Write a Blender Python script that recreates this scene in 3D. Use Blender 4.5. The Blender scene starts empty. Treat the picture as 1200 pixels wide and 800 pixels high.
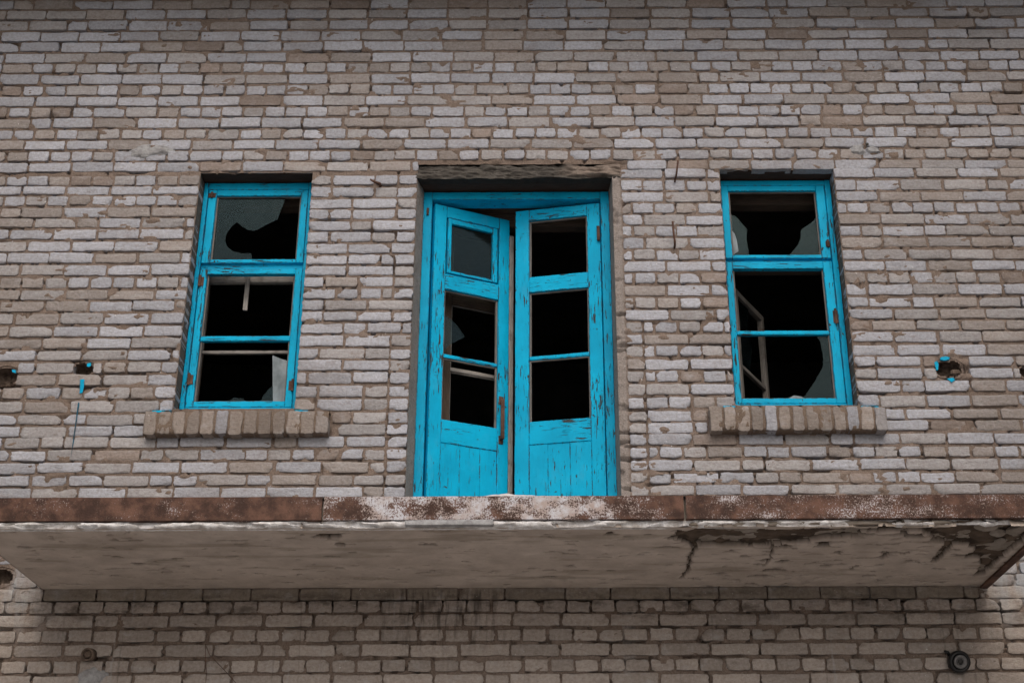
import bpy, bmesh, math, random
import numpy as np
from mathutils import Vector, Matrix, Euler

R = math.radians
scene = bpy.context.scene
COL = scene.collection

# ------------------------------------------------------------------ camera
cam = bpy.data.cameras.new("camera")
cam.sensor_width = 36.0
cam.lens = 49.08
cam.shift_x = -32 / 1200
cam.clip_start = 0.05
cam.clip_end = 2000
camo = bpy.data.objects.new("camera", cam)
COL.objects.link(camo)
camo.matrix_world = Matrix.Translation((0, -7.47, 1.6)) @ Matrix.Rotation(R(115), 4, 'X') @ Matrix.Rotation(R(-0.2), 4, 'Z')
scene.camera = camo

# ------------------------------------------------------------------ sky, sun, exposure (overcast)
SUN_EL, SUN_AZ = 43, 6          # degrees; azimuth away from the facade normal, towards the right
world = bpy.data.worlds.new("World")
scene.world = world
world.use_nodes = True
wn = world.node_tree
bg = wn.nodes["Background"]
sky = wn.nodes.new("ShaderNodeTexSky")
sky.sky_type = 'NISHITA'
sky.sun_disc = False
sky.sun_elevation = R(SUN_EL)
sky.sun_rotation = R(180 - SUN_AZ)
sky.air_density = 1.0
sky.dust_density = 6.0
sky.ozone_density = 1.0
hs = wn.nodes.new("ShaderNodeHueSaturation")
hs.inputs['Saturation'].default_value = 1.05
wn.links.new(sky.outputs[0], hs.inputs['Color'])
wn.links.new(hs.outputs[0], bg.inputs[0])
bg.inputs[1].default_value = 0.11
sl = bpy.data.lights.new("sun", 'SUN')
sl.energy = 0.9
sl.angle = R(85)
sl.color = (1.0, 0.985, 0.97)
so = bpy.data.objects.new("sun", sl)
COL.objects.link(so)
sd = Vector((math.sin(R(SUN_AZ)) * math.cos(R(SUN_EL)), -math.cos(R(SUN_AZ)) * math.cos(R(SUN_EL)), math.sin(R(SUN_EL))))
so.rotation_euler = sd.to_track_quat('Z', 'Y').to_euler()
so.location = (3, -20, 25)
scene.view_settings.view_transform = 'Standard'
scene.view_settings.look = 'None'
scene.view_settings.gamma = 1.0
scene.view_settings.use_curve_mapping = False
scene.view_settings.exposure = 0.04

rng = np.random.default_rng(11)
random.seed(5)

# ------------------------------------------------------------------ noise
_LAT = np.random.default_rng(3).random((512, 512)).astype(np.float64)
def vn(x, z, s, seed=0):
    """smooth value noise 0..1 with cell size s (s may be a pair)"""
    sx, sz = (s, s) if not isinstance(s, tuple) else s
    a = np.asarray(x) / sx + 37.3 * seed + 100.0
    b = np.asarray(z) / sz + 91.7 * seed + 100.0
    i = np.floor(a).astype(int); j = np.floor(b).astype(int)
    u = a - i; v = b - j
    u = u * u * (3 - 2 * u); v = v * v * (3 - 2 * v)
    g = lambda p, q: _LAT[p % 512, q % 512]
    return (g(i, j) * (1 - u) + g(i + 1, j) * u) * (1 - v) + (g(i, j + 1) * (1 - u) + g(i + 1, j + 1) * u) * v
def fb(x, z, s, seed=0, o=3):
    t = 0; w = 0; k = 1.0
    for n in range(o):
        ss = s * k if not isinstance(s, tuple) else (s[0] * k, s[1] * k)
        t = t + vn(x, z, ss, seed + 7 * n) * (0.5 ** n); w += 0.5 ** n; k *= 0.5
    return t / w
def sstep(a, b, x):
    t = np.clip((np.asarray(x) - a) / (b - a), 0, 1); return t * t * (3 - 2 * t)

# ------------------------------------------------------------------ materials
def nt(name):
    m = bpy.data.materials.new(name); m.use_nodes = True
    n = m.node_tree; return m, n, n.nodes["Principled BSDF"]
class G:
    """tiny node helper"""
    def __init__(s, n): s.n = n
    def new(s, t, **k):
        o = s.n.nodes.new(t)
        for a, b in k.items(): setattr(o, a, b)
        return o
    def put(s, sock, v):
        if isinstance(v, bpy.types.NodeSocket): s.n.links.new(v, sock)
        elif v is not None:
            if isinstance(v, tuple) and len(v) == 3 and sock.type == 'RGBA': v = (*v, 1)
            sock.default_value = v
    def noise(s, vec, scale, detail=4, rough=.55, dist=0.0):
        o = s.new("ShaderNodeTexNoise"); s.put(o.inputs['Vector'], vec)
        o.inputs['Scale'].default_value = scale; o.inputs['Detail'].default_value = detail
        o.inputs['Roughness'].default_value = rough; o.inputs['Distortion'].default_value = dist
        return o.outputs[0]
    def ramp(s, v, a, b, x=0.0, y=1.0):
        o = s.new("ShaderNodeMapRange"); o.interpolation_type = 'SMOOTHSTEP'
        s.put(o.inputs[0], v); o.inputs[1].default_value = a; o.inputs[2].default_value = b
        o.inputs[3].default_value = x; o.inputs[4].default_value = y
        return o.outputs[0]
    def math(s, op, a, b=None, c=None):
        o = s.new("ShaderNodeMath", operation=op); s.put(o.inputs[0], a)
        if b is not None: s.put(o.inputs[1], b)
        if c is not None: s.put(o.inputs[2], c)
        return o.outputs[0]
    def mul(s, a, b): return s.math('MULTIPLY', a, b)
    def mix(s, f, a, b, mode='MIX'):
        o = s.new("ShaderNodeMix", data_type='RGBA', blend_type=mode)
        s.put(o.inputs[0], f); s.put(o.inputs[6], a); s.put(o.inputs[7], b)
        return o.outputs[2]
    def attr(s, name): return s.new("ShaderNodeAttribute", attribute_name=name)
    def pos(s): return s.new("ShaderNodeNewGeometry").outputs['Position']
    def mapped(s, vec, sc, loc=(0, 0, 0)):
        o = s.new("ShaderNodeMapping"); s.put(o.inputs[0], vec)
        o.inputs['Scale'].default_value = sc; o.inputs['Location'].default_value = loc
        return o.outputs[0]
    def sep(s, v):
        o = s.new("ShaderNodeSeparateXYZ"); s.put(o.inputs[0], v); return o.outputs
    def bump(s, h, dist, strength=1.0, nrm=None):
        o = s.new("ShaderNodeBump"); s.put(o.inputs['Height'], h)
        o.inputs['Distance'].default_value = dist; o.inputs['Strength'].default_value = strength
        if nrm is not None: s.put(o.inputs['Normal'], nrm)
        return o.outputs[0]

def wall_stains(g, c):
    """drips and lime wash with a place of their own on the wall"""
    p = g.pos(); x, y, z = g.sep(p)
    # general grime clouds
    cl = g.noise(p, 0.9, 4, .6)
    c = g.mix(g.ramp(cl, .50, .72, 0, .42), c, (.17, .135, .11))
    gr = g.noise(p, 7.0, 4, .65)
    c = g.mix(g.ramp(gr, .54, .74, 0, .30), c, (.20, .16, .135))
    # dark drips below the balcony
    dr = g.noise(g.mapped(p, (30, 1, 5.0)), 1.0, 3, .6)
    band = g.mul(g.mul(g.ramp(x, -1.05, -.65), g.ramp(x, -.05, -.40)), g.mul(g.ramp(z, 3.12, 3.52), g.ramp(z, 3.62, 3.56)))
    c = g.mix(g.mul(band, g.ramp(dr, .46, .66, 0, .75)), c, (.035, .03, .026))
    sk = g.noise(g.mapped(p, (3.2, 1, 7), (1, 0, 3)), 1.6, 5, .65)  # blotchy darker band along the courses just below the slab
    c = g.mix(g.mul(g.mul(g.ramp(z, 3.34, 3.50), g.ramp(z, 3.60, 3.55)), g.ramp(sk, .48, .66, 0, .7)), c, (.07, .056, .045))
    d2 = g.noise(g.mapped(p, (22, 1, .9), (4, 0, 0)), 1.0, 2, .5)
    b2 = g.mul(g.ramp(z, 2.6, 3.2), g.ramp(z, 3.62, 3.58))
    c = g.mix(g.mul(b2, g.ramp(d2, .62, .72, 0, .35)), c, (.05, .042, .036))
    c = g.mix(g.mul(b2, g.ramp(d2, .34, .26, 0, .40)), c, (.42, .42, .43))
    # lime wash at the slab's ends, where water runs off
    lw = g.noise(g.mapped(p, (9, 1, 3)), 1.0, 4, .6)
    e = g.math('ADD', g.ramp(x, -2.55, -2.78), g.ramp(x, 2.40, 2.55))
    e = g.mul(e, g.mul(g.ramp(z, 3.25, 3.6), g.ramp(z, 4.0, 3.75)))
    c = g.mix(g.mul(e, g.ramp(lw, .42, .64, 0, .6)), c, (.44, .48, .52))
    # pale lime flecks
    fl = g.noise(g.mapped(p, (1, 1, .8)), 75.0, 1, .5)
    ar = g.noise(p, 2.6, 2, .5)
    c = g.mix(g.mul(g.ramp(fl, .735, .77), g.ramp(ar, .48, .62, 0, .8)), c, (.66, .66, .67))
    return c

def mat_brick():
    m, n, b = nt("silicate_brick"); g = G(n)
    c = g.attr("col").outputs['Color']; p = g.pos()
    f = g.noise(p, 55, 6, .7)
    c = g.mix(g.ramp(f, .3, .7, .0, 1.0), g.mix(1.0, c, (.74, .71, .68), 'MULTIPLY'), c)
    sc = g.noise(g.mapped(p, (1, 1, 2.6), (7, 3, 1)), 16, 5, .7)
    c = g.mix(g.ramp(sc, .57, .70, 0, .5), c, (.20, .17, .15))
    ef = g.noise(g.mapped(p, (1, 1, 1.6), (2, 9, 4)), 10, 4, .6)
    c = g.mix(g.ramp(ef, .50, .80, 0, .40), c, (.53, .545, .58))
    sm = g.noise(g.mapped(p, (1, 1, 1.9), (3, 5, 1)), 26, 6, .72)
    big = g.noise(p, 3.1, 3, .6)
    c = g.mix(g.ramp(g.math('ADD', sm, g.mul(g.math('SUBTRACT', big, .5), .35)), .56, .70, 0, .5), c, (.30, .255, .23))
    pit = g.noise(p, 170, 2, .5)
    c = g.mix(g.ramp(pit, .68, .74, 0, .6), c, (.10, .085, .075))
    c = wall_stains(g, c)
    n.links.new(c, b.inputs['Base Color'])
    b.inputs['Roughness'].default_value = .92
    b.inputs['Specular IOR Level'].default_value = .25
    h = g.math('ADD', g.mul(f, .7), g.mul(sc, .8))
    n.links.new(g.bump(g.math('ADD', h, g.mul(sm, .9)), .008, .9), b.inputs['Normal'])
    return m
def mat_mortar():
    m, n, b = nt("lime_mortar"); g = G(n)
    c = g.attr("col").outputs['Color']; p = g.pos()
    f = g.noise(p, 120, 5, .7)
    c = g.mix(g.ramp(f, .3, .72), g.mix(1.0, c, (.60, .57, .55), 'MULTIPLY'), c)
    q = g.noise(p, 22, 4, .6)
    c = g.mix(g.ramp(q, .52, .74, 0, .55), c, (.13, .10, .082))
    c = wall_stains(g, c)
    n.links.new(c, b.inputs['Base Color'])
    b.inputs['Roughness'].default_value = .95
    b.inputs['Specular IOR Level'].default_value = .15
    n.links.new(g.bump(g.math('ADD', f, q), .008, .9), b.inputs['Normal'])
    return m
def mat_wood(name, base, base2, bare=(.075, .078, .078), peel=.66, rough=.5, grime=.5):
    """old paint on boards: UV runs along (u) and across (v) the grain, in metres"""
    m, n, b = nt(name); g = G(n)
    uv = g.new("ShaderNodeUVMap", uv_map="UVMap").outputs[0]
    p = g.pos()
    st = g.mapped(uv, (1, 9, 1))
    grain = g.noise(g.mapped(uv, (3, 60, 1)), 4.0, 4, .6)
    v1 = g.noise(p, 5.0, 4, .6)
    c = g.mix(g.ramp(v1, .3, .7), base, base2)
    c = g.mix(g.ramp(grain, .35, .75, 0, .22), c, g.mix(1.0, base, (.55, .62, .68), 'MULTIPLY'))
    # dust
    du = g.noise(g.mapped(p, (1, 1, .5), (3, 1, 7)), 9, 5, .65)
    c = g.mix(g.ramp(du, .52, .8, 0, .2 * grime), c, (.26, .30, .31))
    gm = g.noise(g.mapped(p, (1, 1, .35), (6, 2, 1)), 17, 5, .7)
    c = g.mix(g.ramp(gm, .50, .76, 0, .5 * grime), c, g.mix(1.0, c, (.30, .52, .56), 'MULTIPLY'))
    # peeling: elongated flakes, more in some areas, plus cracks along the grain
    pk = g.noise(st, 9.0, 5, .62, .3)
    area = g.noise(p, 2.3, 2, .5)
    thr = g.math('SUBTRACT', pk, g.mul(g.math('SUBTRACT', .62, area), .38))
    flake = g.ramp(thr, peel, peel + .02)
    ck = g.noise(g.mapped(uv, (2.2, 46, 1)), 3.0, 3, .6, .2)
    crack = g.mul(g.ramp(ck, .63, .66), g.ramp(area, .42, .6))
    bv = g.new("ShaderNodeBevel"); bv.samples = 4; bv.inputs[0].default_value = .007
    dt = g.new("ShaderNodeVectorMath", operation='DOT_PRODUCT'); g.put(dt.inputs[0], bv.outputs[0]); g.put(dt.inputs[1], g.new("ShaderNodeNewGeometry").outputs['True Normal'])
    ew = g.noise(g.mapped(p, (1, 1, .6), (1, 8, 2)), 26, 4, .65)
    edge = g.mul(g.ramp(dt.outputs['Value'], .985, .93), g.ramp(ew, .47, .55))
    pk2 = g.noise(g.mapped(p, (1, 1, .7), (9, 2, 5)), 38, 4, .6)
    chip = g.ramp(g.math('SUBTRACT', pk2, g.mul(g.math('SUBTRACT', .60, area), .30)), .655, .67)
    ex = g.math('MAXIMUM', g.math('MAXIMUM', flake, crack), g.math('MAXIMUM', edge, chip))
    wood = g.mix(grain, (.03, .027, .025), bare)
    c = g.mix(ex, c, wood)
    n.links.new(c, b.inputs['Base Color'])
    n.links.new(g.ramp(ex, 0, 1, rough, .9), b.inputs['Roughness'])
    b.inputs['Specular IOR Level'].default_value = .10
    h = g.math('SUBTRACT', g.mul(grain, .25), g.mul(ex, .8))
    n.links.new(g.bump(h, .003, .9), b.inputs['Normal'])
    return m
def mat_bare(name, a, c2, rough=.9):
    m, n, b = nt(name); g = G(n)
    uv = g.new("ShaderNodeUVMap", uv_map="UVMap").outputs[0]
    grain = g.noise(g.mapped(uv, (2, 45, 1)), 5.0, 5, .65)
    bl = g.noise(g.pos(), 12, 4, .6)
    c = g.mix(g.ramp(grain, .3, .7), a, c2)
    c = g.mix(g.ramp(bl, .5, .75, 0, .6), c, (.06, .05, .042))
    n.links.new(c, b.inputs['Base Color']); b.inputs['Roughness'].default_value = rough
    b.inputs['Specular IOR Level'].default_value = .2
    n.links.new(g.bump(grain, .003, .8), b.inputs['Normal'])
    return m
def mat_stone(name, a, c2, dark, s=14, bumpd=.01, attr=False, bl=.5):
    m, n, b = nt(name); g = G(n); p = g.pos()
    f = g.noise(p, s, 5, .65); f2 = g.noise(p, s * 6, 4, .7)
    c = g.mix(g.ramp(f, .3, .7), a, c2)
    if attr:
        c = g.mix(1.0, g.attr("col").outputs['Color'], g.mix(g.ramp(f, .3, .7), (.82, .81, .80), (1.08, 1.08, 1.08)), 'MULTIPLY')
    c = g.mix(g.ramp(f2, .55, .75, 0, bl), c, dark)
    n.links.new(c, b.inputs['Base Color']); b.inputs['Roughness'].default_value = .93
    b.inputs['Specular IOR Level'].default_value = .2
    n.links.new(g.bump(g.math('ADD', f, g.mul(f2, .5)), bumpd, .9), b.inputs['Normal'])
    return m
def mat_rust(name, white, thr):
    """rusted channel with flakes of old whitewash; white = share of lime left on it"""
    m, n, b = nt(name); g = G(n); p = g.pos()
    r1 = g.noise(p, 11, 5, .65)
    c = g.mix(g.ramp(r1, .35, .68), (.050, .028, .022), (.150, .082, .060))
    sp = g.noise(g.mapped(p, (1, 1, .9)), 120, 5, .78)
    ar = g.noise(g.mapped(p, (1, 1, 1.6), (5, 2, 2)), 5.5, 5, .65)
    k = g.math('ADD', sp, g.mul(g.math('SUBTRACT', ar, .5), white))
    if white > 1: k = g.math('SUBTRACT', k, g.ramp(g.sep(p)[0], .10, .55, 0, .17))
    c = g.mix(g.ramp(k, thr - .03, thr + .09, 0, .9), c, g.mix(g.ramp(r1, .4, .6), (.44, .37, .35), (.58, .60, .66)))
    n.links.new(c, b.inputs['Base Color']); b.inputs['Roughness'].default_value = .85
    b.inputs['Specular IOR Level'].default_value = .3
    n.links.new(g.bump(g.math('ADD', k, r1), .004, .8), b.inputs['Normal'])
    return m
def mat_glass(name, dirt, col, film=0.3):
    m, n, b = nt(name); g = G(n)
    out = n.nodes["Material Output"]; n.nodes.remove(b)
    p = g.pos()
    fn = g.new("ShaderNodeFresnel"); fn.inputs[0].default_value = 1.5
    tr = g.new("ShaderNodeBsdfTransparent"); tr.inputs[0].default_value = (.72, .80, .80, 1)
    gl = g.new("ShaderNodeBsdfGlossy"); gl.inputs['Roughness'].default_value = .06; gl.inputs[0].default_value = (.13, .18, .20, 1)
    df = g.new("ShaderNodeBsdfDiffuse")
    d = g.noise(p, 8, 5, .6)
    d2 = g.noise(g.mapped(p, (1, 1, .35)), 30, 4, .6)
    g.put(df.inputs[0], g.mix(g.ramp(d2, .35, .7), tuple(x * .7 for x in col), col))
    m1 = g.new("ShaderNodeMixShader"); g.put(m1.inputs[0], fn.outputs[0])
    n.links.new(tr.outputs[0], m1.inputs[1]); n.links.new(gl.outputs[0], m1.inputs[2])
    m2 = g.new("ShaderNodeMixShader"); g.put(m2.inputs[0], g.ramp(d, .25, .75, max(0, dirt - film), min(1, dirt + film)))
    n.links.new(m1.outputs[0], m2.inputs[1]); n.links.new(df.outputs[0], m2.inputs[2])
    n.links.new(m2.outputs[0], out.inputs[0])
    return m
def mat_plain(name, col, rough=.6, metal=0.0, spec=.4):
    m, n, b = nt(name); g = G(n)
    f = g.noise(g.pos(), 60, 4, .6)
    n.links.new(g.mix(g.ramp(f, .3, .7), tuple(x * .7 for x in col), col), b.inputs['Base Color'])
    b.inputs['Roughness'].default_value = rough; b.inputs['Metallic'].default_value = metal
    b.inputs['Specular IOR Level'].default_value = spec
    return m

M = dict(
    brick=mat_brick(), mortar=mat_mortar(),
    blue=mat_wood("blue_paint", (.0, .365, .63), (.0, .46, .77), peel=.57),
    blue_frame=mat_wood("blue_paint_frame", (.0, .32, .565), (.0, .405, .69), peel=.572),
    old_blue=mat_wood("weathered_blue", (.004, .10, .18), (.02, .17, .26), peel=.52, grime=1.5),
    brown=mat_bare("brown_wood", (.05, .038, .03), (.12, .09, .07)),
    pale=mat_bare("pale_wood", (.20, .19, .18), (.40, .385, .37)),
    grey=mat_bare("grey_wood", (.11, .105, .10), (.22, .21, .20)),
    board=mat_bare("lintel_board", (.035, .024, .02), (.085, .055, .045)),
    soffit=mat_stone("soffit_plaster", (1, 1, 1), (1, 1, 1), (.12, .095, .075), 6, .004, attr=True, bl=.25),
    slab=mat_stone("balcony_concrete", (.22, .19, .16), (.32, .29, .26), (.10, .085, .07), 16),
    crust=mat_stone("lime_crust", (.46, .44, .43), (.80, .81, .84), (.10, .08, .07), 20, .008, bl=.6),
    lintel=mat_stone("lintel_concrete", (.1, .1, .1), (.1, .1, .1), (.03, .026, .022), 24, .012, attr=True),
    patch=mat_stone("cement_patch", (.27, .27, .28), (.42, .43, .45), (.17, .16, .15), 30, .008),
    room=mat_stone("dark_plaster", (.06, .056, .052), (.10, .093, .088), (.03, .027, .025), 3, .01),  # dark plaster colour for the room behind the openings
    hole=mat_stone("broken_masonry", (.075, .055, .045), (.24, .185, .15), (.03, .024, .02), 34, .014),
    rust=mat_rust("rusty_steel", .55, .63), rust_white=mat_rust("whitewashed_steel", 1.1, .455), rust_speck=mat_rust("speckled_steel", .55, .56),
    iron=mat_rust("rusty_iron", .1, .95),
    glass=mat_glass("dirty_glass", .08, (.045, .07, .08), .06), milky=mat_glass("filmed_glass", .72, (.34, .40, .44), .22),
    vent=mat_glass("vent_glass", .05, (.08, .10, .10), .05),
    black=mat_plain("black_plastic", (.012, .013, .015), .45), lens=mat_plain("grey_ring", (.16, .16, .165), .4),
    dark=mat_plain("dark_core", (.02, .02, .02), .5),
    ground=mat_stone("yard_ground", (.42, .40, .375), (.50, .48, .455), (.28, .27, .25), 1.2, .02),
    roof_shade_eave=mat_stone("roof_sheet", (.09, .08, .075), (.14, .13, .12), (.06, .05, .05), 8),
)

# ------------------------------------------------------------------ object helpers
def props(o, label=None, cat=None, group=None, kind=None):
    for k, v in (("label", label), ("category", cat), ("group", group), ("kind", kind)):
        if v: o[k] = v
    return o
def link(name, me, parent=None, mats=()):
    o = bpy.data.objects.new(name, me); COL.objects.link(o)
    for m in mats: me.materials.append(M[m])
    if parent: o.parent = parent
    return o
class Buf:
    """numpy mesh buffer with a point colour and a material index per face"""
    def __init__(s): s.v = []; s.f = []; s.c = []; s.m = []; s.n = 0
    def add(s, verts, faces, col, mi=0):
        verts = np.asarray(verts, float).reshape(-1, 3); faces = np.asarray(faces, int)
        col = np.asarray(col, float)
        if col.ndim == 1: col = np.tile(col, (len(verts), 1))
        s.v.append(verts); s.f.append(faces + s.n); s.c.append(col); s.m.append(np.full(len(faces), mi)); s.n += len(verts)
    def build(s, name, mats, parent=None, smooth=True):
        v = np.concatenate(s.v); f = np.concatenate(s.f); c = np.concatenate(s.c); mi = np.concatenate(s.m)
        me = bpy.data.meshes.new(name)
        me.vertices.add(len(v)); me.vertices.foreach_set("co", v.astype(np.float32).ravel())
        me.loops.add(len(f) * 4); me.loops.foreach_set("vertex_index", f.astype(np.int32).ravel())
        me.polygons.add(len(f)); me.polygons.foreach_set("loop_start", np.arange(0, len(f) * 4, 4, dtype=np.int32))
        me.polygons.foreach_set("material_index", mi.astype(np.int32))
        me.polygons.foreach_set("use_smooth", np.full(len(f), smooth))
        a = me.attributes.new("col", 'FLOAT_COLOR', 'POINT')
        a.data.foreach_set("color", np.concatenate([c, np.ones((len(c), 1))], 1).astype(np.float32).ravel())
        me.update(calc_edges=True); me.validate()
        return link(name, me, parent, mats)
def grid_faces(nx, nz, mask=None):
    i, j = np.meshgrid(np.arange(nx - 1), np.arange(nz - 1), indexing='ij')
    a = i * nz + j
    f = np.stack([a, a + nz, a + nz + 1, a + 1], -1)
    return f[mask] if mask is not None else f.reshape(-1, 4)

class Wood:
    """bars and boards with worn arrises, each with its own grain UV, joined into one part"""
    def __init__(s, frame=None): s.bm = bmesh.new(); s.uv = s.bm.loops.layers.uv.new("UVMap"); s.frame = frame or Matrix()
    def bar(s, lo, hi, bev=.004, jit=.0009, seg=.09, skew=None):
        lo = Vector(lo); hi = Vector(hi); d = hi - lo
        ax = max(range(3), key=lambda i: d[i]); n = max(1, int(d[ax] / seg))
        t = bmesh.new()
        o1, o2 = [i for i in range(3) if i != ax]
        rings = []
        for k in range(n + 1):
            r = []
            for (p, q) in ((0, 0), (1, 0), (1, 1), (0, 1)):
                c = [0, 0, 0]; c[ax] = lo[ax] + d[ax] * k / n
                c[o1] = lo[o1] + d[o1] * p; c[o2] = lo[o2] + d[o2] * q
                r.append(t.verts.new(c))
            rings.append(r)
        for k in range(n):
            for q in range(4):
                t.faces.new((rings[k][q], rings[k][(q + 1) % 4], rings[k + 1][(q + 1) % 4], rings[k + 1][q]))
        t.faces.new(rings[0][::-1]); t.faces.new(rings[-1])
        bmesh.ops.recalc_face_normals(t, faces=t.faces)
        bev = min(bev, .3 * min(d[o1], d[o2]))
        es = [e for e in t.edges if len(e.link_faces) == 2 and e.calc_face_angle() > .5]
        if bev > 0: bmesh.ops.bevel(t, geom=es, offset=bev, segments=2, affect='EDGES', profile=.5)
        for v in t.verts:
            v.co += Vector([random.uniform(-jit, jit) for _ in range(3)])
            if skew: v.co += skew(v.co)
        off = (random.uniform(0, 50), random.uniform(0, 50))
        mp = {}
        for v in t.verts: mp[v] = s.bm.verts.new(s.frame @ v.co)
        for f in t.faces:
            nf = s.bm.faces.new([mp[v] for v in f.verts]); nf.smooth = True
            nn = f.normal; ac = o1 if abs(nn[o1]) < abs(nn[o2]) else o2
            for l, v in zip(nf.loops, f.verts): l[s.uv].uv = (v.co[ax] + off[0], v.co[ac] + off[1] + (7 if ac == o1 else 0))
        t.free()
    def build(s, name, mat, parent=None):
        me = bpy.data.meshes.new(name); s.bm.to_mesh(me); s.bm.free()
        o = link(name, me, parent, [mat])
        md = o.modifiers.new("normals", 'WEIGHTED_NORMAL'); md.keep_sharp = True
        return o
def solid_poly(name, pts, thick, mat, parent, place):
    """flat piece (glass, flake) with its own thickness; place maps (a, b, t) to the world"""
    bm = bmesh.new()
    A = [bm.verts.new(place(a, b, 0)) for a, b in pts]; B = [bm.verts.new(place(a, b, thick)) for a, b in pts]
    bm.faces.new(A); bm.faces.new(B[::-1])
    n = len(pts)
    for i in range(n): bm.faces.new((A[i], B[i], B[(i + 1) % n], A[(i + 1) % n]))
    bmesh.ops.recalc_face_normals(bm, faces=bm.faces)
    bmesh.ops.triangulate(bm, faces=[f for f in bm.faces if len(f.verts) > 4])
    me = bpy.data.meshes.new(name); bm.to_mesh(me); bm.free()
    return link(name, me, parent, [mat])
def box_mesh(name, boxes, mat, parent=None, bev=.004):
    bm = bmesh.new()
    for lo, hi in boxes:
        r = bmesh.ops.create_cube(bm, size=1)
        for v in r['verts']:
            v.co = Vector([(lo[i] + hi[i]) / 2 + v.co[i] * (hi[i] - lo[i]) for i in range(3)])
    if bev: bmesh.ops.bevel(bm, geom=bm.edges[:], offset=bev, segments=1, affect='EDGES')
    bmesh.ops.recalc_face_normals(bm, faces=bm.faces)
    me = bpy.data.meshes.new(name); bm.to_mesh(me); bm.free()
    return link(name, me, parent, [mat])
def tube(name, pts, rad, mat, parent=None, sides=7):
    bm = bmesh.new(); rings = []
    pts = [Vector(p) for p in pts]
    rr = rad if isinstance(rad, (list, tuple)) else [rad] * len(pts)
    for i, p in enumerate(pts):
        d = (pts[min(i + 1, len(pts) - 1)] - pts[max(i - 1, 0)]).normalized()
        a = d.orthogonal().normalized() if i == 0 else (prev - d * prev.dot(d)).normalized()
        prev = a; b = d.cross(a)
        rings.append([bm.verts.new(p + (a * math.cos(k * 2 * math.pi / sides) + b * math.sin(k * 2 * math.pi / sides)) * rr[i]) for k in range(sides)])
    for i in range(len(rings) - 1):
        for k in range(sides):
            bm.faces.new((rings[i][k], rings[i][(k + 1) % sides], rings[i + 1][(k + 1) % sides], rings[i + 1][k])).smooth = True
    bm.faces.new(rings[0][::-1]); bm.faces.new(rings[-1])
    bmesh.ops.recalc_face_normals(bm, faces=bm.faces)
    me = bpy.data.meshes.new(name); bm.to_mesh(me); bm.free()
    return link(name, me, parent, [mat])

# ------------------------------------------------------------------ ground
gm = bpy.data.meshes.new("ground")
gm.from_pydata([(-400, -400, 0), (400, -400, 0), (400, 400, 0), (-400, 400, 0)], [], [(0, 1, 2, 3)])
props(link("ground", gm, None, ["ground"]), kind="structure")

# ------------------------------------------------------------------ the building
bld = bpy.data.objects.new("brick_building", None); COL.objects.link(bld)
props(bld, "derelict pale brick building with blue broken windows, balcony door and balcony slab", "building")

LW = (-2.118, -1.418, 4.665, 6.260)      # openings in the brickwork: x0, x1, z0, z1
RW = (1.132, 1.846, 4.675, 6.266)
DR = (-.757, .455, 3.70, 6.213)
HOLES = [(-3.125, 4.872, .085, .060), (-2.672, 4.915, .068, .052), (2.395, 4.900, .088, .060), (2.855, 4.878, .055, .048), (-2.965, 3.675, .085, .052)]
EX = [(LW[0], LW[1], LW[2], LW[3]), (RW[0], RW[1], RW[2], RW[3]), (DR[0], DR[1] + .058, DR[2], 6.318),
      (-2.268, -1.192, 4.505, 4.632), (.963, 1.990, 4.515, 4.646)]
EX += [(h[0] - h[2] * .86, h[0] + h[2] * .86, h[1] - h[3] * .8, h[1] + h[3] * .8) for h in HOLES]
WX0, WX1, WZ1 = -5.2, 5.0, 8.3

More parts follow.
